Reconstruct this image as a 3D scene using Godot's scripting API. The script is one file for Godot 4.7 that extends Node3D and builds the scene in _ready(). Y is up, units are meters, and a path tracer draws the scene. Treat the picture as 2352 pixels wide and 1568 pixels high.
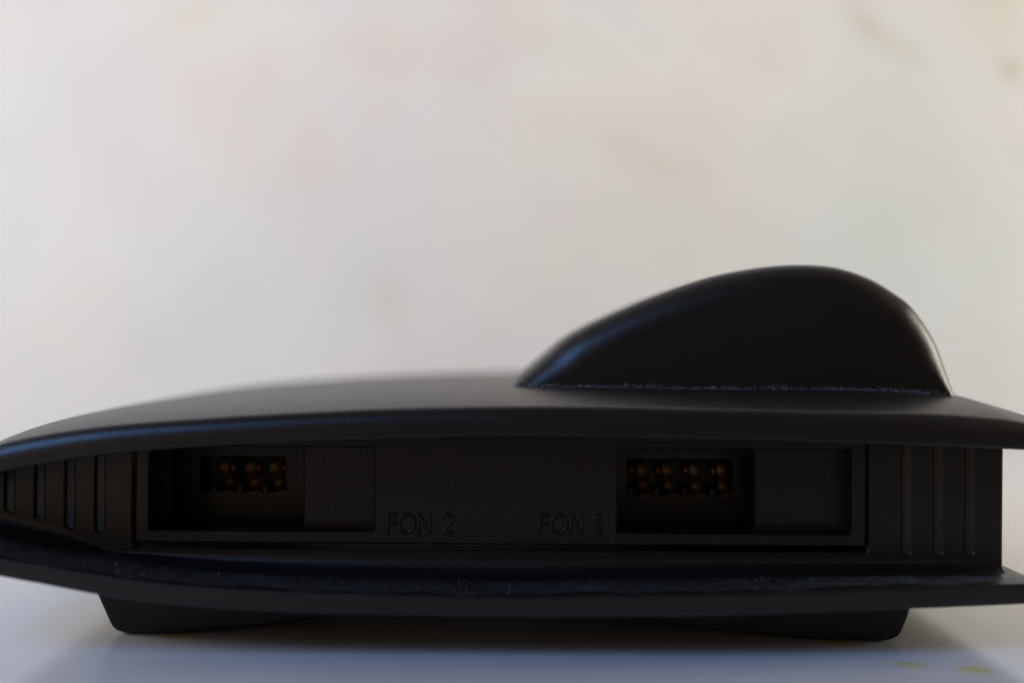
extends Node3D
# A black router seen from the side on a pale marbled table, close up. Sizes below are in millimetres, MM turns them into metres.

const MM := 0.001
var plastic: StandardMaterial3D
var plastic_fine: StandardMaterial3D
var rubber: StandardMaterial3D
var brass: StandardMaterial3D
var copper: StandardMaterial3D
var rng := RandomNumberGenerator.new()

# Outlines of the shells along the device's side: x, then height
const TOP_UP := [[-52, 13.0], [-50, 14.9], [-47, 16.5], [-44, 17.55], [-38.9, 18.55], [-33.8, 19.2], [-27, 19.75], [-21.1, 20.15], [-10.3, 20.7], [0, 20.95], [8.4, 21.0], [17.4, 20.85], [27, 20.6], [37, 20.3], [44, 19.8], [51, 19.05]]
const TOP_LOW := [[-52, 11.5], [-50, 12.9], [-47, 14.3], [-44, 15.3], [-38.9, 16.25], [-33.8, 17.0], [-21, 17.9], [-10, 18.35], [0, 18.6], [10, 18.55], [19.6, 18.4], [31, 18.05], [42, 17.6], [52, 17.1]]
const LOW_UP := [[-52, 10.5], [-50, 10.0], [-47, 9.2], [-43, 8.3], [-39.4, 7.7], [-34.5, 6.95], [-28.4, 6.2], [-21, 5.75], [-14, 5.55], [0, 5.36], [11, 5.6], [23.8, 5.85], [33.6, 6.0], [44.5, 6.04], [50, 6.1]]
const LOW_LOW := [[-52, 9.7], [-50, 8.9], [-47, 7.7], [-43, 6.8], [-39.4, 6.15], [-34.5, 5.25], [-30, 4.65], [-24.7, 4.2], [-17.4, 3.85], [0, 3.6], [10, 3.68], [18, 3.8], [28, 4.0], [34, 4.12], [44, 4.25], [50, 4.35]]


func _ready() -> void:
	rng.seed = 71
	var cam := Camera3D.new()
	cam.name = "camera"
	cam.position = Vector3(0, 26.8, 110) * MM
	cam.rotation_degrees.z = 0.35
	cam.fov = 31.82
	cam.near = 0.005
	cam.far = 20.0
	var lens := CameraAttributesPhysical.new()
	lens.frustum_focus_distance = 0.1115
	lens.frustum_focal_length = 42.09
	lens.exposure_aperture = 11.0
	lens.exposure_multiplier = 1.0
	cam.attributes = lens
	add_child(cam)
	cam.current = true

	var env := Environment.new()
	env.background_mode = Environment.BG_COLOR
	env.background_color = Color(0.112, 0.084, 0.062).linear_to_srgb()
	env.tonemap_mode = Environment.TONE_MAPPER_LINEAR
	env.tonemap_exposure = 1.0
	env.sdfgi_enabled = true
	env.ssao_enabled = true
	env.ssil_enabled = true
	var we := WorldEnvironment.new()
	we.name = "environment"
	we.environment = env
	add_child(we)

	area("window_light", Vector3(-0.42, 0.42, 0.30), Vector3(0, 0.0, 0.03), Vector2(0.34, 0.34), Color(0.24, 0.47, 1.0), 0.23)
	area("wall_light", Vector3(0.0, 0.15, -0.02), Vector3(0.0, 0.13, -0.19), Vector2(0.40, 0.14), Color(1.0, 0.86, 0.61), 0.026)
	area("left_light", Vector3(-0.33, 0.105, -0.080), Vector3(0.0, 0.0, 0.12), Vector2(0.14, 0.12), Color(1.0, 0.91, 0.74), 0.058)
	area("right_light", Vector3(0.33, 0.105, -0.080), Vector3(0.0, 0.0, 0.12), Vector2(0.14, 0.12), Color(1.0, 0.93, 0.82), 0.058)
	area("room_light", Vector3(-0.28, 0.05, 0.30), Vector3(-0.02, 0.02, 0.0), Vector2(0.30, 0.24), Color(1.0, 0.76, 0.52), 0.009)

	make_materials()
	setting()
	router()
	dust()


func area(called: String, at: Vector3, towards: Vector3, size: Vector2, color: Color, energy: float) -> void:
	var l := AreaLight3D.new()
	l.name = called
	l.area_size = size
	l.area_normalize_energy = true
	l.light_color = color.linear_to_srgb()
	l.light_energy = energy
	l.area_range = 6.0
	l.area_attenuation = 2.0
	l.shadow_enabled = true
	add_child(l)
	l.look_at_from_position(at, towards, Vector3.UP)


# ---------------------------------------------------------------- materials

func flat(c: Color, rough: float, spec := 0.5, metal := 0.0) -> StandardMaterial3D:
	var m := StandardMaterial3D.new()
	m.albedo_color = c.linear_to_srgb()
	m.roughness = rough
	m.metallic_specular = spec
	m.metallic = metal
	return m


func make_materials() -> void:
	plastic = flat(Color(0.0095, 0.0076, 0.0062), 0.37)
	var n := FastNoiseLite.new()
	n.seed = 5
	n.frequency = 0.09
	n.fractal_octaves = 2
	var t := NoiseTexture2D.new()
	t.width = 256
	t.height = 256
	t.seamless = true
	t.noise = n
	t.as_normal_map = true
	t.bump_strength = 1.2
	plastic.normal_enabled = true
	plastic.normal_texture = t
	plastic.normal_scale = 0.45
	plastic.uv1_triplanar = true
	plastic.uv1_scale = Vector3.ONE / (8.0 * MM)
	plastic_fine = flat(Color(0.0095, 0.0078, 0.0068), 0.38)
	rubber = flat(Color(0.012, 0.012, 0.012), 0.6)
	brass = flat(Color(0.23, 0.135, 0.06), 0.55, 0.5, 1.0)
	copper = flat(Color(0.42, 0.15, 0.03), 0.5, 0.5, 1.0)


# ---------------------------------------------------------------- small helpers

func curve(table: Array, x: float) -> float:
	# smooth (Catmull-Rom) reading of a table of [x, y]
	var n := table.size()
	if x <= table[0][0]:
		return table[0][1]
	if x >= table[n - 1][0]:
		return table[n - 1][1]
	var i := 0
	while table[i + 1][0] < x:
		i += 1
	var x0: float = table[i][0]
	var x1: float = table[i + 1][0]
	var y0: float = table[i][1]
	var y1: float = table[i + 1][1]
	var d: float = (y1 - y0) / (x1 - x0)
	var m0 := d
	var m1 := d
	if i > 0:
		m0 = (y1 - table[i - 1][1]) / (x1 - table[i - 1][0])
	if i < n - 2:
		m1 = (table[i + 2][1] - y0) / (table[i + 2][0] - x0)
	var h := x1 - x0
	var t := (x - x0) / h
	return y0 * (1 + 2 * t) * (1 - t) * (1 - t) + m0 * h * t * (1 - t) * (1 - t) + y1 * t * t * (3 - 2 * t) + m1 * h * t * t * (t - 1)


func begin() -> SurfaceTool:
	var st := SurfaceTool.new()
	st.begin(Mesh.PRIMITIVE_TRIANGLES)
	return st


func obj(called: String, st: SurfaceTool, mat: Material, parent: Node = self) -> MeshInstance3D:
	st.generate_normals()
	var o := MeshInstance3D.new()
	o.name = called
	o.mesh = st.commit()
	o.material_override = mat
	parent.add_child(o, true)
	return o


func tri(st: SurfaceTool, a: Vector3, b: Vector3, c: Vector3) -> void:
	st.add_vertex(a * MM)
	st.add_vertex(b * MM)
	st.add_vertex(c * MM)


func tri_to(st: SurfaceTool, a: Vector3, b: Vector3, c: Vector3, facing: Vector3) -> void:
	var nn := (a - c).cross(a - b)
	if nn.length_squared() < 1e-12:
		return
	if nn.dot(facing) < 0:
		tri(st, a, c, b)
	else:
		tri(st, a, b, c)


func quad_to(st: SurfaceTool, a: Vector3, b: Vector3, c: Vector3, d: Vector3, facing: Vector3) -> void:
	tri_to(st, a, b, c, facing)
	tri_to(st, a, c, d, facing)


func loft(st: SurfaceTool, rings: Array, capped := true, smooth := true) -> void:
	# closed rings joined one after the other; turned outward by its own volume
	var tris: Array = []
	var m: int = rings[0].size()
	for i in rings.size() - 1:
		for j in m:
			var k := (j + 1) % m
			tris.append([rings[i][j], rings[i + 1][j], rings[i + 1][k], 0])
			tris.append([rings[i][j], rings[i + 1][k], rings[i][k], 0])
	if capped:
		for e in [0, rings.size() - 1]:
			var mid := Vector3.ZERO
			for p in rings[e]:
				mid += p
			mid /= m
			for j in m:
				var k := (j + 1) % m
				tris.append([rings[e][k], rings[e][j], mid, 1] if e == 0 else [rings[e][j], rings[e][k], mid, 1])
	var vol := 0.0
	for t in tris:
		vol += t[0].dot((t[0] - t[2]).cross(t[0] - t[1]))
	for t in tris:
		st.set_smooth_group(0 if smooth and t[3] == 0 else -1)
		if vol > 0:
			tri(st, t[0], t[1], t[2])
		else:
			tri(st, t[0], t[2], t[1])


func rounded(x0: float, x1: float, y0: float, y1: float, r: float, z: float, n := 5) -> PackedVector3Array:
	var out := PackedVector3Array()
	var cs := [[x1 - r, y1 - r, 0.0], [x0 + r, y1 - r, 90.0], [x0 + r, y0 + r, 180.0], [x1 - r, y0 + r, 270.0]]
	for c in cs:
		for i in n + 1:
			var a := deg_to_rad(c[2] + 90.0 * i / n)
			out.append(Vector3(c[0] + r * cos(a), c[1] + r * sin(a), z))
	return out


func band(st: SurfaceTool, a: PackedVector3Array, b: PackedVector3Array, facing: Callable) -> void:
	for i in a.size():
		var k := (i + 1) % a.size()
		var f: Vector3 = facing.call((a[i] + a[k] + b[i] + b[k]) / 4.0)
		quad_to(st, a[i], a[k], b[k], b[i], f)


func hole(st: SurfaceTool, cell: Rect2, x0: float, x1: float, y0: float, y1: float, r: float, z: float, bevel: float, depth: float, floored := true, shallow := -1.0) -> void:
	# one cell of a wall that faces +z, with a rounded opening, its eased edge, its sides and its floor
	var front := func(_p): return Vector3(0, 0, 1)
	var c := Vector3((x0 + x1) / 2, (y0 + y1) / 2, 0)
	var inward := func(p):
		var q := Vector3(clampf(c.x, x0 + r, x1 - r), clampf(p.y, y0 + r, y1 - r), p.z)
		if (y1 - y0) < (x1 - x0):
			q = Vector3(clampf(p.x, x0 + r, x1 - r), clampf(c.y, y0 + r, y1 - r), p.z)
		var d: Vector3 = q - p
		if absf(p.x - x0) < 0.01 or absf(p.x - x1) < 0.01:
			d = Vector3(c.x - p.x, 0, 0)
		elif absf(p.y - y0) < 0.01 or absf(p.y - y1) < 0.01:
			d = Vector3(0, c.y - p.y, 0)
		return d
	var l0 := rounded(cell.position.x, cell.end.x, cell.position.y, cell.end.y, 0.0, z)
	var l1 := rounded(x0 - bevel, x1 + bevel, y0 - bevel, y1 + bevel, r + bevel, z)
	var l2 := rounded(x0, x1, y0, y1, r, z - bevel)
	var l3 := rounded(x0, x1, y0, y1, r, z - depth)
	if shallow >= 0.0:
		# the floor of a slot rises towards its right-hand side
		for i in l3.size():
			l3[i].z = z - lerpf(depth, shallow, (l3[i].x - x0) / (x1 - x0))
	st.set_smooth_group(-1)
	band(st, l0, l1, front)
	band(st, l1, l2, func(_p): return Vector3(0, 0, 1))
	band(st, l2, l3, inward)
	if floored:
		for i in l3.size():
			tri_to(st, l3[i], l3[(i + 1) % l3.size()], Vector3(c.x, c.y, z - (depth if shallow < 0.0 else (depth + shallow) / 2.0)), Vector3(0, 0, 1))


func sheet(st: SurfaceTool, x0: float, x1: float, y0: float, y1: float, z: float) -> void:
	quad_to(st, Vector3(x0, y0, z), Vector3(x1, y0, z), Vector3(x1, y1, z), Vector3(x0, y1, z), Vector3(0, 0, 1))


# ---------------------------------------------------------------- the setting

func blot(im: Image, cx: float, cy: float, rx: float, ry: float, turn: float, tint: Color, strength: float, rough: FastNoiseLite) -> void:
	# a soft-edged stain of the stone; all in pixels of the picture
	var reach := int(maxf(rx, ry) * 1.7) + 2
	var w := im.get_width()
	var h := im.get_height()
	for y in range(maxi(0, int(cy) - reach), mini(h, int(cy) + reach)):
		for x in range(maxi(0, int(cx) - reach), mini(w, int(cx) + reach)):
			var dx := x - cx
			var dy := y - cy
			var u := (dx * cos(turn) + dy * sin(turn)) / rx
			var v := (-dx * sin(turn) + dy * cos(turn)) / ry
			var d := sqrt(u * u + v * v) + 0.35 * rough.get_noise_2d(x * 1.6, y * 1.6)
			var k := strength * (1.0 - smoothstep(0.1, 1.35, d))
			if k > 0.002:
				im.set_pixel(x, y, im.get_pixel(x, y).lerp(tint, k))


func marble(w: int, h: int, sd: int, per: float) -> Image:
	# pale stone with faint clouds of grey, rose and sand; per = millimetres per pixel
	var n := FastNoiseLite.new()
	n.seed = sd
	n.frequency = 0.014 * per
	n.fractal_octaves = 4
	n.domain_warp_enabled = true
	n.domain_warp_amplitude = 22.0 / per
	n.domain_warp_frequency = 0.010 * per
	var m := FastNoiseLite.new()
	m.seed = sd + 9
	m.frequency = 0.011 * per
	m.fractal_octaves = 3
	m.domain_warp_enabled = true
	m.domain_warp_amplitude = 30.0 / per
	m.domain_warp_frequency = 0.012 * per
	var im := Image.create(w, h, false, Image.FORMAT_RGB8)
	for y in h:
		for x in w:
			var a := n.get_noise_2d(x, y)
			var b := m.get_noise_2d(x + 300, y - 100)
			var c := Color(0.885, 0.88, 0.868)
			c = c.lerp(Color(0.86, 0.825, 0.805), clampf(a * 0.9, 0, 0.5))
			c = c.lerp(Color(0.835, 0.85, 0.845), clampf(-a * 0.9, 0, 0.5))
			c = c.lerp(Color(0.87, 0.855, 0.82), clampf(b * 0.8, 0, 0.4))
			c = c.lerp(Color(0.845, 0.845, 0.865), clampf(-b * 0.8, 0, 0.4))
			im.set_pixel(x, y, c)
	return im


func setting() -> void:
	var rough := FastNoiseLite.new()
	rough.seed = 33
	rough.frequency = 0.02
	# tabletop: 700 x 460 mm, its back edge against the wall
	var tex := marble(875, 575, 4, 0.8)
	var t := Image.create(1750, 1150, false, Image.FORMAT_RGB8)
	tex.resize(1750, 1150, Image.INTERPOLATE_CUBIC)
	t.blit_rect(tex, Rect2i(0, 0, 1750, 1150), Vector2i.ZERO)
	# yellowish printed flecks on the tabletop, places in mm
	var yellow := Color(0.84, 0.80, 0.42)
	for s in [[33.2, 9.6, 1.6, 0.9], [38.2, 11.2, 1.4, 1.0], [29.3, 2.6, 2.2, 1.4], [-30.5, 1.2, 2.4, 1.4], [-24, 20, 2.0, 1.1], [52, 14, 1.6, 1.0], [66, 3, 1.8, 1.2], [-58, 16, 1.7, 1.0], [8, 26, 1.8, 1.0]]:
		blot(t, (s[0] + 350.0) * 2.5, (s[1] + 190.0) * 2.5, s[2] * 2.5, s[3] * 2.5, 0.1, yellow, 0.8, rough)
	var tm := flat(Color(1, 1, 1), 0.13)
	tm.albedo_texture = ImageTexture.create_from_image(t)
	tm.texture_repeat = false
	var st := begin()
	st.set_smooth_group(-1)
	slab(st, Vector3(-350, -18, -190), Vector3(350, 0, 46), true)
	var table := obj("tabletop", st, tm)
	table.set_meta("kind", "structure")

	# wall behind: 700 x 470 mm of the same pale stone
	var wt := marble(875, 588, 21, 0.8)
	var blots := [
		[430, 35, 79, 37, -0.25, Color(0.85, 0.77, 0.66), 0.19], [300, 85, 58, 29, -0.3, Color(0.85, 0.79, 0.72), 0.12], [860, 110, 108, 87, 0.2, Color(0.87, 0.78, 0.76), 0.28],
		[1100, 90, 130, 101, 0.1, Color(0.86, 0.76, 0.77), 0.23], [850, 250, 72, 43, 0.5, Color(0.86, 0.79, 0.75), 0.18], [700, 300, 65, 101, 0.1, Color(0.87, 0.81, 0.80), 0.19],
		[1210, 250, 130, 72, 0.3, Color(0.84, 0.81, 0.77), 0.17], [1440, 330, 116, 52, 0.5, Color(0.83, 0.75, 0.70), 0.28], [1560, 385, 87, 31, 0.2, Color(0.82, 0.76, 0.70), 0.23],
		[1990, 45, 25, 71, -0.85, Color(0.76, 0.68, 0.59), 0.48], [2075, 105, 18, 57, -1.0, Color(0.78, 0.72, 0.63), 0.44], [2320, 145, 34, 27, 0.4, Color(0.74, 0.67, 0.54), 0.52], [2290, 20, 116, 87, 0.0, Color(0.80, 0.78, 0.68), 0.25],
		[2340, 330, 58, 58, 0.0, Color(0.80, 0.79, 0.68), 0.22], [890, 680, 43, 79, -0.15, Color(0.84, 0.76, 0.68), 0.22], [660, 470, 101, 87, 0.1, Color(0.86, 0.82, 0.81), 0.17],
		[2050, 560, 380, 520, 0.1, Color(0.81, 0.85, 0.83), 0.55], [150, 230, 159, 101, 0.2, Color(0.82, 0.82, 0.86), 0.22], [60, 330, 159, 87, 0.2, Color(0.83, 0.82, 0.85), 0.19], [2060, 430, 101, 188, 0.0, Color(0.80, 0.82, 0.79), 0.19], [2200, 420, 87, 130, -0.4, Color(0.81, 0.82, 0.79), 0.17], [1500, 470, 232, 87, 0.1, Color(0.83, 0.835, 0.86), 0.17], [330, 790, 72, 58, 0.0, Color(0.86, 0.83, 0.79), 0.14], [1200, 60, 101, 72, 0.0, Color(0.85, 0.81, 0.76), 0.17],
	]
	for b in blots:
		# read off in the photograph, laid out on the stone 300 mm away
		var x: float = (b[0] - 1176.0) * 0.109
		var y: float = 26.8 - (b[1] - 780.0) * 0.109
		blot(wt, (x + 350.0) * 1.25, (470.0 - y) * 588.0 / 488.0, b[2] * 0.109 * 1.25, b[3] * 0.109 * 1.25, b[4], b[5], b[6], rough)
	var wm := flat(Color(1, 1, 1), 0.55)
	wm.albedo_texture = ImageTexture.create_from_image(wt)
	wm.texture_repeat = false
	st = begin()
	st.set_smooth_group(-1)
	slab(st, Vector3(-350, -18, -215), Vector3(350, 470, -190.4), false)
	var wall := obj("wall", st, wm)
	wall.set_meta("kind", "structure")


func slab(st: SurfaceTool, lo: Vector3, hi: Vector3, lying: bool) -> void:
	var c := (lo + hi) / 2.0
	for axis in 3:
		for s in [-1, 1]:
			var p: Array[Vector3] = []
			for q in [[-1, -1], [1, -1], [1, 1], [-1, 1]]:
				var v := Vector3.ZERO
				v[axis] = s
				v[(axis + 1) % 3] = q[0]
				v[(axis + 2) % 3] = q[1]
				p.append(c + v * (hi - lo) / 2.0)
			var f := Vector3.ZERO
			f[axis] = s
			for k in [[0, 1, 2], [0, 2, 3]]:
				var tr: Array[Vector3] = [p[k[0]], p[k[1]], p[k[2]]]
				if (tr[0] - tr[2]).cross(tr[0] - tr[1]).dot(f) < 0:
					tr = [p[k[0]], p[k[2]], p[k[1]]]
				for v in tr:
					var u := (v.x - lo.x) / (hi.x - lo.x)
					st.set_uv(Vector2(u, (v.z - lo.z) / 460.0 if lying else (hi.y - v.y) / (hi.y - lo.y)))
					st.add_vertex(v * MM)


# ---------------------------------------------------------------- the router

func dome(x: float, s: float) -> float:
	# how far the upper face stands above its front edge, s millimetres behind it
	var k := smoothstep(-54.0, -44.0, x)
	var far := maxf(0.0, s - 46.0)
	return (0.35 + 1.25 * k + 0.75 * smoothstep(12.0, 40.0, x)) * (1.0 - exp(-s / lerpf(7.5, 19.0, smoothstep(44.0, 50.5, x)))) - 0.00035 * far * far


func shell_front(x: float, reach: float) -> float:
	# plan of the shells' long edge: straight, drawn back round the left corner and a little at the right
	var z := reach
	if x < -45.0:
		var t := clampf((-45.0 - x) / 7.2, 0, 1)
		z -= 14.0 * (1.0 - sqrt(maxf(0.0, 1.0 - t * t)))
	if x > 14.0:
		z -= 3.2 * pow((x - 14.0) / 30.0, 1.6)
	return z


func top_height(x: float, z: float) -> float:
	return curve(TOP_UP, x) + dome(x, maxf(0.0, shell_front(x, 7.0) - z))


func shell_rings(x_from: float, x_to: float, up: Array, low: Array, reach: float, domed: bool, radius: float) -> Array:
	var rings: Array = []
	var xs: Array[float] = []
	var n := 130
	for i in n + 1:
		var t := float(i) / n
		xs.append(lerpf(x_from, x_to, t))
	for x in xs:
		var zf := shell_front(x, reach)
		var zb := -138.0
		var u := curve(up, x)
		var l := curve(low, x)
		var r := minf(radius, (u - l) * 0.55)
		# round the right-hand end of the shell
		var e := maxf(0.0, x - (x_to - 1.2)) / 1.2
		var pinch := 1.0 - sqrt(maxf(0.0, 1.0 - e * e))
		u -= pinch * (u - l) * 0.55
		var ring := PackedVector3Array()
		ring.append(Vector3(x, l, zb))
		ring.append(Vector3(x, l, -60))
		ring.append(Vector3(x, l, zf - 1.0))
		ring.append(Vector3(x, l, zf - 0.25))
		for i in 4:
			var a := PI / 2 * i / 3.0
			ring.append(Vector3(x, l + 0.18 * (1 - cos(a)), zf - 0.18 * (1 - sin(a))))
		ring.append(Vector3(x, l + 0.45, zf))
		ring.append(Vector3(x, maxf(l + 0.5, u - r - 0.3), zf))
		for i in 9:
			var a := PI / 2 * i / 8.0
			var z := zf - r * (1 - cos(a))
			ring.append(Vector3(x, u - r * (1 - sin(a)) + (dome(x, zf - z) if domed else 0.0), z))
		var steps := [0.5, 1.0, 1.8, 3.0, 4.5, 6.5, 9.0, 12.0, 16.0, 21.0, 27.0, 34.0, 42.0, 52.0, 64.0, 80.0, 100.0, 120.0]
		for s in steps:
			var z: float = zf - r - s
			ring.append(Vector3(x, u + (dome(x, zf - z) if domed else 0.0), maxf(z, zb)))
		ring.append(Vector3(x, u + (dome(x, zf - zb) if domed else 0.0), zb))
		rings.append(ring)
	return rings


func router() -> void:
	var r := Node3D.new()
	r.name = "router"
	add_child(r)
	r.set_meta("label", "black plastic router with a shark fin hump, lying on a pale marbled tabletop")
	r.set_meta("category", "router")

	var st := begin()
	loft(st, shell_rings(-51.9, 50.2, TOP_UP, TOP_LOW, 7.0, true, 1.5))
	obj("top_shell", st, plastic, r)
	st = begin()
	loft(st, shell_rings(-51.9, 47.2, LOW_UP, LOW_LOW, 9.4, false, 0.25))
	obj("bottom_shell", st, plastic, r)
	side_wall(r)
	socket_panel(r)
	fin(r)
	feet(r)


func keep(p: Vector3) -> Vector3:
	# the wall ends inside the two shells
	var hi := (curve(TOP_UP, p.x) + curve(TOP_LOW, p.x)) / 2.0
	var lo := (curve(LOW_UP, p.x) + curve(LOW_LOW, p.x)) / 2.0
	return Vector3(p.x, clampf(p.y, lo, maxf(lo, hi)), p.z)


func side_wall(r: Node3D) -> void:
	var raw := begin()
	var y1 := 21.0
	var slots := []
	for i in 4:
		# x, lower end
		var x := -37.85 - 2.78 * i
		slots.append([x, 9.05 + [0.0, 0.25, 0.75, 1.4, 2.2, 3.0, 3.6, 4.2][i], 0.95])
	var rights := [[36.4, 7.45], [39.3, 7.45], [42.2, 7.45]]
	var lowest := 7.3
	# left slots, from the outermost inward
	var prev := -49.0
	slots.reverse()
	for s in slots:
		var cx: float = s[0]
		var nxt: float = cx + 1.39
		if s == slots[-1]:
			nxt = -35.6
		hole(raw, Rect2(prev, lowest, nxt - prev, y1 - lowest), cx - 0.47, cx + 0.47, s[1], y1 - 0.6, 0.42, 0.0, 0.10, 0.31, true, 0.02)
		prev = nxt
	# pocket of the socket panel: only its edge and its sides, the panel stands in it
	hole(raw, Rect2(-35.6, lowest, 69.1, y1 - lowest), -34.9, 32.95, 7.56, 18.5, 0.45, 0.0, 0.08, 1.6, false)
	prev = 33.5
	for s in rights:
		var cx: float = s[0]
		var nxt: float = cx + 1.45 if s != rights[-1] else 45.0
		hole(raw, Rect2(prev, lowest, nxt - prev, y1 - lowest), cx - 0.45, cx + 0.45, s[1], y1 - 0.6, 0.36, 0.0, 0.08, 0.42, true, 0.05)
		prev = nxt
	# foot of the wall: it flares out onto the ledge of the lower shell
	var n := 60
	for i in n:
		var xa := lerpf(-49.0, 45.0, float(i) / n)
		var xb := lerpf(-49.0, 45.0, float(i + 1) / n)
		for k in 8:
			var q: Array = []
			for x in [xa, xb]:
				for t in [k / 8.0, (k + 1) / 8.0]:
					var foot := maxf(0.0, curve(LOW_UP, x) - 0.15)
					var start := maxf(lowest, foot + 2.0 * smoothstep(-35.2, -43.0, x))
					q.append(Vector3(x, lerpf(start, foot, t), 0.02 + 1.7 * t * t * t))
			raw.set_smooth_group(0)
			quad_to(raw, q[0], q[2], q[3], q[1], Vector3(0, 0.3, 1))
	# right end and back
	raw.set_smooth_group(-1)
	var prev_ring := []
	for k in 6:
		var a := PI / 2 * k / 5.0
		var px := 45.0 + 0.3 * sin(a)
		var pz := -0.3 * (1 - cos(a))
		prev_ring.append(Vector2(px, pz))
	prev_ring.append(Vector2(45.3, -120))
	prev_ring.append(Vector2(-49.0, -120))
	for k in prev_ring.size() - 1:
		var a: Vector2 = prev_ring[k]
		var b: Vector2 = prev_ring[k + 1]
		var f := Vector3(-(b.y - a.y), 0, b.x - a.x)
		quad_to(raw, Vector3(a.x, 4.5, a.y), Vector3(b.x, 4.5, b.y), Vector3(b.x, y1, b.y), Vector3(a.x, y1, a.y), f)
	# every corner of it is kept between the shells
	var arr := raw.commit_to_arrays()
	var v: PackedVector3Array = arr[Mesh.ARRAY_VERTEX]
	var st := begin()
	for i in range(0, v.size(), 3):
		var a := keep(v[i] / MM)
		var b := keep(v[i + 1] / MM)
		var c := keep(v[i + 2] / MM)
		if (a - c).cross(a - b).length() > 1e-7:
			st.set_smooth_group(-1)
			tri(st, a, b, c)
	obj("side_wall", st, plastic, r)


func socket_panel(r: Node3D) -> void:
	# the plate that carries both telephone sockets
	var z := -0.12
	var bottom := 8.12
	var top := 18.35
	var x0 := -34.58
	var x1 := 32.68
	var st := begin()
	# rim of the plate: rounded outline, then cells with the two openings
	var outer := rounded(x0, x1, bottom, top, 0.4, z - 0.12)
	var face := rounded(x0 + 0.12, x1 - 0.12, bottom + 0.12, top - 0.12, 0.3, z)
	var back := rounded(x0, x1, bottom, top, 0.4, -1.58)
	var inner := rounded(x0 + 0.5, x1 - 0.5, bottom + 0.5, top - 0.5, 0.0, z)
	var mid := Vector3((x0 + x1) / 2, (top + bottom) / 2, 0)
	st.set_smooth_group(-1)
	band(st, outer, back, func(p): return Vector3(p.x - mid.x, 0, 0) if absf(p.x - mid.x) > 33.5 else Vector3(0, p.y - mid.y, 0))
	band(st, face, outer, func(p): return Vector3(0, 0, 1))
	band(st, inner, face, func(p): return Vector3(0, 0, 1))
	var ax0 := x0 + 0.5
	var ax1 := x1 - 0.5
	var by := bottom + 0.5
	var ty := top - 0.5
	var ring_only := false
	hole(st, Rect2(ax0, by, -12.2 - ax0, ty - by), -33.4, -12.56, 9.26, 16.98, 0.12, z, 0.11, 2.2, ring_only)
	sheet(st, -12.2, 9.4, by, ty, z)
	hole(st, Rect2(9.4, by, ax1 - 9.4, ty - by), 9.76, 31.4, 9.24, 17.0, 0.12, z, 0.11, 2.2, ring_only)
	obj("socket_panel", st, plastic, r)
	var panel: Node3D = r.get_node("socket_panel")

	# sockets: a shallow field beside a deep well with contacts
	socket(r, -33.4, -19.5, -12.56, 9.26, 16.98, z - 2.2, 7.0, [-28.7, -26.1, -23.6], true)
	socket(r, 10.0, 22.9, 31.4, 9.24, 17.0, z - 2.2, 6.5, [12.8, 15.4, 18.2, 20.9], false)

	# raised lettering
	lettering(panel, "FON 2", Vector3(-11.35, 9.2, z))
	lettering(panel, "FON 1", Vector3(2.65, 9.25, z))


func box(st: SurfaceTool, lo: Vector3, hi: Vector3) -> void:
	st.set_smooth_group(-1)
	var c := (lo + hi) / 2.0
	for axis in 3:
		for s in [-1, 1]:
			var p: Array[Vector3] = []
			for q in [[-1, -1], [1, -1], [1, 1], [-1, 1]]:
				var v := Vector3.ZERO
				v[axis] = s
				v[(axis + 1) % 3] = q[0]
				v[(axis + 2) % 3] = q[1]
				p.append(c + v * (hi - lo) / 2.0)
			var f := Vector3.ZERO
			f[axis] = s
			quad_to(st, p[0], p[1], p[2], p[3], f)


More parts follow.
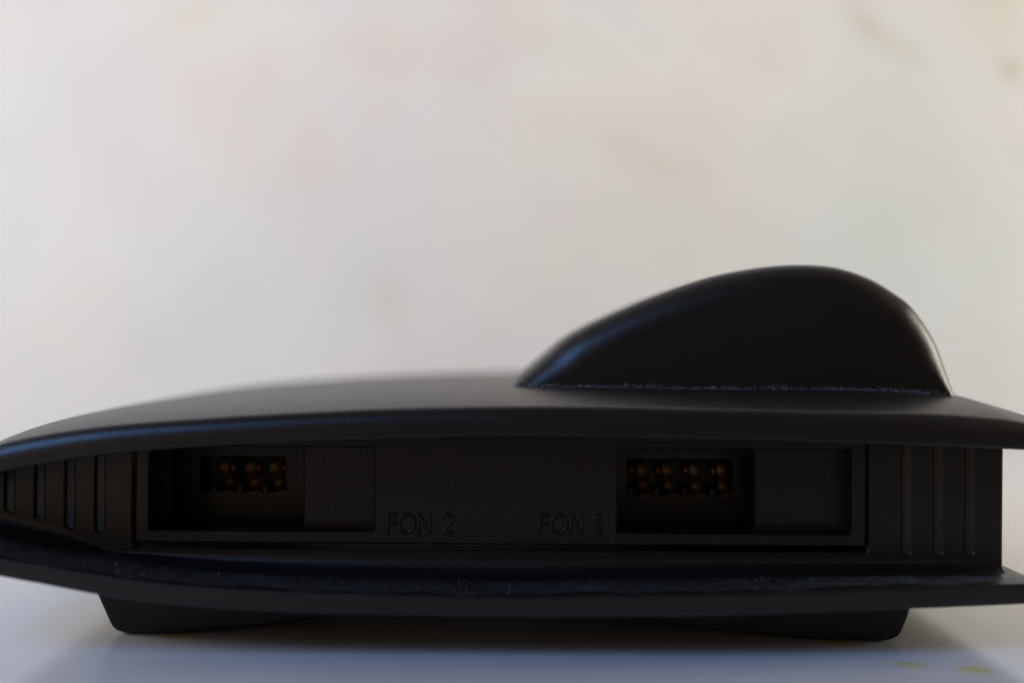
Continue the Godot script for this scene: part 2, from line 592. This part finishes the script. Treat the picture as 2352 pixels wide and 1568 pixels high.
func socket(r: Node3D, wx0: float, wx1: float, fx1: float, y0: float, y1: float, z: float, deep: float, at: Array, left: bool) -> void:
	var s := Node3D.new()
	s.name = "phone_socket"
	r.add_child(s, true)
	var st := begin()
	st.set_smooth_group(-1)
	var zb := z - deep
	# shallow field with an eased edge towards the well
	quad_to(st, Vector3(wx1 + 0.12, y0, z), Vector3(fx1, y0, z), Vector3(fx1, y1, z), Vector3(wx1 + 0.12, y1, z), Vector3(0, 0, 1))
	quad_to(st, Vector3(wx1, y0, z - 0.12), Vector3(wx1 + 0.12, y0, z), Vector3(wx1 + 0.12, y1, z), Vector3(wx1, y1, z - 0.12), Vector3(-1, 0, 1))
	# sides of the well
	quad_to(st, Vector3(wx1, y0, z - 0.12), Vector3(wx1, y1, z - 0.12), Vector3(wx1, y1, zb), Vector3(wx1, y0, zb), Vector3(-1, 0, 0))
	quad_to(st, Vector3(wx0, y0, z), Vector3(wx0, y1, z), Vector3(wx0, y1, zb), Vector3(wx0, y0, zb), Vector3(1, 0, 0))
	quad_to(st, Vector3(wx0, y0, z), Vector3(wx1, y0, z), Vector3(wx1, y0, zb), Vector3(wx0, y0, zb), Vector3(0, 1, 0))
	quad_to(st, Vector3(wx0, y1, z), Vector3(wx1, y1, z), Vector3(wx1, y1, zb), Vector3(wx0, y1, zb), Vector3(0, -1, 0))
	if left:
		box(st, Vector3(wx0 + 0.02, y0, z - 3.4), Vector3(wx0 + 0.75, y1, z - 2.6))
	else:
		quad_to(st, Vector3(wx0 - 0.4, y0, z), Vector3(wx0, y0, z), Vector3(wx0, y1, z), Vector3(wx0 - 0.4, y1, z), Vector3(0, 0, 1))
	# back of the well with a long slot where the contacts stand
	var mid := (y0 + y1) / 2.0 + 0.35
	var sx0: float = at[0] - 1.3 if not left else wx0 + 2.4
	var sx1: float = at[-1] + 1.1
	hole(st, Rect2(wx0, y0, wx1 - wx0, y1 - y0), sx0, sx1, mid - 1.75, mid + 1.7, 0.2, zb, 0.1, 3.2)
	for i in at.size():
		# teeth of the moulding between the contacts, below the slot
		var x: float = at[i]
		box(st, Vector3(x - 1.15, mid - 1.78, zb - 3.0), Vector3(x - 0.75, mid - 1.2, zb + 0.1))
	obj("well", st, plastic, s)
	for x in at:
		contact(s, x, mid, zb, left)


func strip(st: SurfaceTool, path: Array, width: float, thick: float, lean: float) -> void:
	# a bent metal leaf: path of [dx, y, z]
	var rings: Array = []
	for i in path.size():
		var p := Vector3(path[i][0], path[i][1], path[i][2])
		var a := Vector3(path[maxi(i - 1, 0)][0], path[maxi(i - 1, 0)][1], path[maxi(i - 1, 0)][2])
		var b := Vector3(path[mini(i + 1, path.size() - 1)][0], path[mini(i + 1, path.size() - 1)][1], path[mini(i + 1, path.size() - 1)][2])
		var d := (b - a).normalized()
		var side := Vector3(1, lean, 0).normalized()
		var nn := side.cross(d).normalized()
		var w := side * width / 2.0
		var h := nn * thick / 2.0
		rings.append(PackedVector3Array([p - w - h * 0.4, p - w * 0.92 - h, p + w * 0.92 - h, p + w - h * 0.4, p + w + h * 0.4, p + w * 0.92 + h, p - w * 0.92 + h, p - w + h * 0.4]))
	loft(st, rings, true, true)


func contact(s: Node3D, x: float, mid: float, zb: float, left: bool) -> void:
	var k := 1.0 if left else -1.0
	# the leaf that the plug meets: comes down, bulges forward, hooks under
	var st := begin()
	var path := []
	for q in [[0.0, 1.62, -1.5], [0.0, 1.6, -0.9], [0.0, 1.45, -0.35], [0.0, 1.1, -0.02], [0.02, 0.6, 0.06], [0.06, 0.15, -0.1], [0.14, -0.3, -0.5], [0.26, -0.75, -0.85], [0.38, -1.15, -0.85], [0.48, -1.5, -0.5], [0.56, -1.72, -0.05], [0.62, -1.8, 0.35]]:
		path.append([x + q[0], mid + q[1], zb + q[2]])
	strip(st, path, 1.05, 0.2, 0.1)
	var c := obj("contact", st, brass, s)
	# the opposite leaf, set back beside it, its copper end showing
	st = begin()
	path = []
	for q in [[0.66, 1.1, -2.4], [0.68, 1.15, -1.2], [0.7, 0.95, -0.55], [0.72, 0.6, -0.35], [0.72, 0.2, -0.6], [0.7, -0.1, -1.3]]:
		path.append([x + q[0] * (1.15 if left else -1.05), mid + q[1], zb + q[2]])
	strip(st, path, 0.5, 0.3, -0.05)
	obj("leaf_end", st, copper, c)


func lettering(panel: Node3D, text: String, at: Vector3) -> void:
	var h := 1.62
	var glyphs := {
		"F": [[[[0, 0], [0, 1]], [[0, 1], [0.46, 1]], [[0, 0.52], [0.42, 0.52]]], 0.66],
		"N": [[[[0, 0], [0, 1]], [[0, 1], [0.62, 0]], [[0.62, 0], [0.62, 1]]], 0.9],
		"1": [[[[0.0, 0.8], [0.28, 1.0], [0.28, 0]]], 0.5],
		" ": [[], 0.48],
	}
	var o := []
	for i in 25:
		var a := TAU * i / 24.0
		o.append([0.43 + 0.43 * sin(a), 0.5 + 0.52 * cos(a)])
	glyphs["O"] = [[o], 1.1]
	var two := []
	for i in 11:
		var a := deg_to_rad(150.0 - 18.0 * i)
		two.append([0.24 + 0.26 * cos(a), 0.74 + 0.27 * sin(a)])
	two.append([0.34, 0.42])
	two.append([0.0, 0.0])
	two.append([0.54, 0.0])
	glyphs["2"] = [[two], 0.7]
	var x := at.x
	for ch in text:
		var g: Array = glyphs[ch]
		if g[0].size():
			var st := begin()
			for line in g[0]:
				ridge(st, line, Vector3(x, at.y, at.z), h)
			obj("raised_letter", st, plastic_fine, panel)
		x += g[1] * h


func ridge(st: SurfaceTool, line: Array, at: Vector3, h: float) -> void:
	# a raised stroke with sloping sides
	var closed: bool = line.size() > 20
	var rings: Array = []
	for i in line.size():
		var p := Vector3(at.x + line[i][0] * h, at.y + line[i][1] * h, at.z)
		var pa: Array = line[i - 1] if i > 0 else (line[-2] if closed else line[0])
		var pb: Array = line[i + 1] if i < line.size() - 1 else (line[1] if closed else line[i])
		var din := Vector2(line[i][0] - pa[0], line[i][1] - pa[1]).normalized() if i > 0 or closed else Vector2.ZERO
		var dout := Vector2(pb[0] - line[i][0], pb[1] - line[i][1]).normalized() if i < line.size() - 1 or closed else Vector2.ZERO
		var d := (din + dout).normalized()
		var nn := Vector2(-d.y, d.x)
		var stretch := 1.0 / maxf(0.45, absf(nn.dot(Vector2(-dout.y, dout.x)))) if dout != Vector2.ZERO else 1.0
		var w := 0.18 * stretch
		var s := Vector3(nn.x, nn.y, 0)
		var ring := PackedVector3Array()
		for k in 8:
			var a := PI * k / 7.0
			ring.append(p - s * w * cos(a) + Vector3(0, 0, -0.02 + 0.22 * sin(a)))
		rings.append(ring)
	if not closed:
		# the ends of a stroke are round too
		for e in [0, 1]:
			var first: PackedVector3Array = rings[0] if e == 0 else rings[-1]
			var other: PackedVector3Array = rings[1] if e == 0 else rings[-2]
			var c := (first[0] + first[7]) / 2.0
			var out_dir := (first[0] - other[0]).normalized()
			for k in [1, 2, 3, 4]:
				var a: float = PI / 2 * k / 4.3
				var ring := PackedVector3Array()
				for p in first:
					ring.append(c + (p - c) * cos(a) + out_dir * 0.18 * sin(a))
				if e == 0:
					rings.push_front(ring)
				else:
					rings.push_back(ring)
	loft(st, rings, not closed, true)


const FIN := [[-0.3, 21.4], [0.0, 22.4], [0.62, 23.17], [1.73, 24.02], [3.28, 25.31], [6.12, 27.59], [10.87, 29.97], [15.57, 31.9], [20.27, 33.45], [24.98, 34.36], [28.75, 34.69], [32.03, 34.58], [34.34, 34.11], [36.78, 33.19], [38.77, 32.01], [40.28, 30.95], [41.44, 29.63], [42.41, 28.26], [43.21, 26.84], [43.83, 25.2], [44.36, 23.43], [44.76, 21.79], [44.9, 20.8]]


func fin(r: Node3D) -> void:
	# smooth outline, swept across the thickness of the hump
	var pts := PackedVector2Array()
	for i in FIN.size() - 1:
		var a := Vector2(FIN[maxi(i - 1, 0)][0], FIN[maxi(i - 1, 0)][1])
		var b := Vector2(FIN[i][0], FIN[i][1])
		var c := Vector2(FIN[i + 1][0], FIN[i + 1][1])
		var d := Vector2(FIN[mini(i + 2, FIN.size() - 1)][0], FIN[mini(i + 2, FIN.size() - 1)][1])
		for k in 5:
			pts.append(b.cubic_interpolate(c, a, d, k / 5.0))
	pts.append(Vector2(FIN[-1][0], FIN[-1][1]))
	# rounded edges on both faces, flat flanks that swell a little towards the base
	var front := -7.4
	var rear := -27.0
	var radius := 3.3
	var anchor := Vector2(25.0, 20.4)
	var rings: Array = []
	var inward: Array[Vector2] = []
	for i in pts.size():
		var d := (pts[mini(i + 1, pts.size() - 1)] - pts[maxi(i - 1, 0)]).normalized()
		inward.append(Vector2(d.y, -d.x))
	for side in [-1, 1]:
		var zf := rear if side < 0 else front
		var list: Array = []
		for k in 11:
			var a := PI / 2 * k / 10.0
			var ring := PackedVector3Array()
			for i in pts.size():
				var room := minf(radius, 0.25 + 0.55 * maxf(0.0, pts[i].y - 20.4))
				var p: Vector2 = Vector2(pts[i].x * 0.985, pts[i].y) + inward[i] * room * (1.0 - cos(a))
				ring.append(Vector3(p.x, p.y, zf - side * radius * (1.0 - sin(a))))
			list.append(ring)
		for k in 8:
			var t := (k + 1) / 8.0
			var ring := PackedVector3Array()
			for p in list[10]:
				var q := Vector2(p.x, p.y).lerp(anchor, t)
				ring.append(Vector3(q.x, q.y, zf + side * 0.5 * (1.0 - (1.0 - t) * (1.0 - t))))
			list.append(ring)
		if side < 0:
			list.reverse()
		rings.append_array(list)
	var zc := (front + rear) / 2.0
	var st := begin()
	# open strip: the last point of a ring is not joined to the first (that side lies inside the shell)
	var vol := 0.0
	var tris: Array = []
	for i in rings.size() - 1:
		for j in pts.size() - 1:
			tris.append([rings[i][j], rings[i + 1][j], rings[i + 1][j + 1]])
			tris.append([rings[i][j], rings[i + 1][j + 1], rings[i][j + 1]])
	var o := Vector3(26, 20.6, zc)
	for t in tris:
		vol += (t[0] - o).dot((t[0] - t[2]).cross(t[0] - t[1]))
	st.set_smooth_group(0)
	for t in tris:
		if vol > 0:
			tri(st, t[0], t[1], t[2])
		else:
			tri(st, t[0], t[2], t[1])
	obj("antenna_fin", st, plastic, r)


func foot(outline: Array, z0: float, z1: float) -> SurfaceTool:
	var st := begin()
	var mid := Vector2.ZERO
	for p in outline:
		mid += Vector2(p[0], p[1])
	mid /= outline.size()
	var rings: Array = []
	for q in [[z0, 0.45], [z0 + 0.06, 0.2], [z0 + 0.2, 0.06], [z0 + 0.45, 0.0], [z1 - 0.45, 0.0], [z1 - 0.2, 0.06], [z1 - 0.06, 0.2], [z1, 0.45]]:
		var ring := PackedVector3Array()
		for p in outline:
			var d := Vector2(p[0], p[1]) - mid
			var k: float = 1.0 - q[1] / maxf(d.length(), 1.0)
			ring.append(Vector3(mid.x + d.x * k, mid.y + d.y * k, q[0]))
		rings.append(ring)
	loft(st, rings, true, false)
	return st


func feet(r: Node3D) -> void:
	var a := [[-38.4, 5.3], [-37.4, 3.0], [-36.55, 1.1], [-36.3, 0.65], [-35.9, 0.3], [-35.3, 0.1], [-34.5, 0.0], [-32.5, 0.0], [-30.5, 0.08], [-27.0, 0.38], [-23.0, 0.9], [-19.0, 1.55], [-15.0, 2.3], [-12.0, 3.0], [-9.0, 3.9], [-24.0, 4.5]]
	var b := [[36.6, 4.6], [35.9, 2.2], [35.4, 0.9], [35.1, 0.5], [34.6, 0.2], [33.8, 0.03], [32.6, 0.0], [30.6, 0.0], [28.0, 0.1], [24.0, 0.42], [20.0, 0.85], [16.0, 1.4], [12.0, 2.1], [8.0, 2.9], [5.0, 3.7], [20.0, 4.3]]
	obj("foot", foot(a, -13.0, 1.2), rubber, r)
	obj("foot", foot(b, -13.0, 2.2), rubber, r)
	obj("foot", foot(a, -128.0, -114.0), rubber, r)
	obj("foot", foot(b, -128.0, -114.0), rubber, r)


# ---------------------------------------------------------------- dust

func dust() -> void:
	var places: Array = []
	# a line of it in the crease before the hump
	for i in 1500:
		var x := lerpf(1.5, 43.5, rng.randf())
		var thick := 0.75 + 0.35 * sin(x * 0.8) * sin(x * 0.31)
		var z := -6.8 + rng.randfn(0.1, 0.30) * thick
		places.append([Vector3(x, top_height(x, z) + 0.01 + absf(rng.randfn(0, 0.24)) * thick, z), rng.randf_range(0.014, 0.050) if rng.randf() < 0.96 else rng.randf_range(0.05, 0.1)])
	# a film of it on the ledge of the lower shell, wiped off along the edge
	for i in 22000:
		var x := rng.randf_range(-45.5, 46.0)
		var zf := shell_front(x, 9.4)
		var wave := 1.0 + 0.55 * sin(x * 0.35) * sin(x * 0.13 + 1.0) + 0.4 * sin(x * 0.9 + 2.0)
		var z := lerpf(2.6, zf - wave, pow(rng.randf(), 0.7))
		places.append([Vector3(x, curve(LOW_UP, x) + 0.01, z), rng.randf_range(0.007, 0.020) if rng.randf() < 0.985 else rng.randf_range(0.03, 0.07)])
	# scattered on the wall and the panel
	for i in 110:
		var x := rng.randf_range(-36.0, 33.0)
		places.append([Vector3(x, rng.randf_range(6.6, 8.9), 0.10), rng.randf_range(0.02, 0.055)])
	for i in 60:
		places.append([Vector3(rng.randf_range(-12.0, 9.4), rng.randf_range(9.0, 16.0), -0.05), rng.randf_range(0.02, 0.055)])
	# the hump and the upper face
	for i in 40:
		var x := rng.randf_range(8.0, 40.0)
		places.append([Vector3(x, top_height(x, -7.4) + 0.3 + absf(rng.randfn(0, 1.6)), -7.2), rng.randf_range(0.02, 0.045)])
	var bm := BoxMesh.new()
	bm.size = Vector3(0.6, 2.2, 0.35) * MM
	var dm := flat(Color(0.42, 0.41, 0.40), 0.9)
	bm.material = dm
	var mm := MultiMesh.new()
	mm.transform_format = MultiMesh.TRANSFORM_3D
	mm.mesh = bm
	mm.instance_count = places.size()
	for i in places.size():
		var b := Basis.from_euler(Vector3(rng.randf_range(-0.6, 0.6), rng.randf() * TAU, rng.randfn(0.3, 0.5)))
		mm.set_instance_transform(i, Transform3D(b.scaled(Vector3.ONE * places[i][1]), places[i][0] * MM))
	var o := MultiMeshInstance3D.new()
	o.name = "dust"
	o.multimesh = mm
	o.set_meta("kind", "stuff")
	o.set_meta("label", "fine pale dust specks along the hump's crease and the router's lower ledge")
	o.set_meta("category", "dust")
	add_child(o)
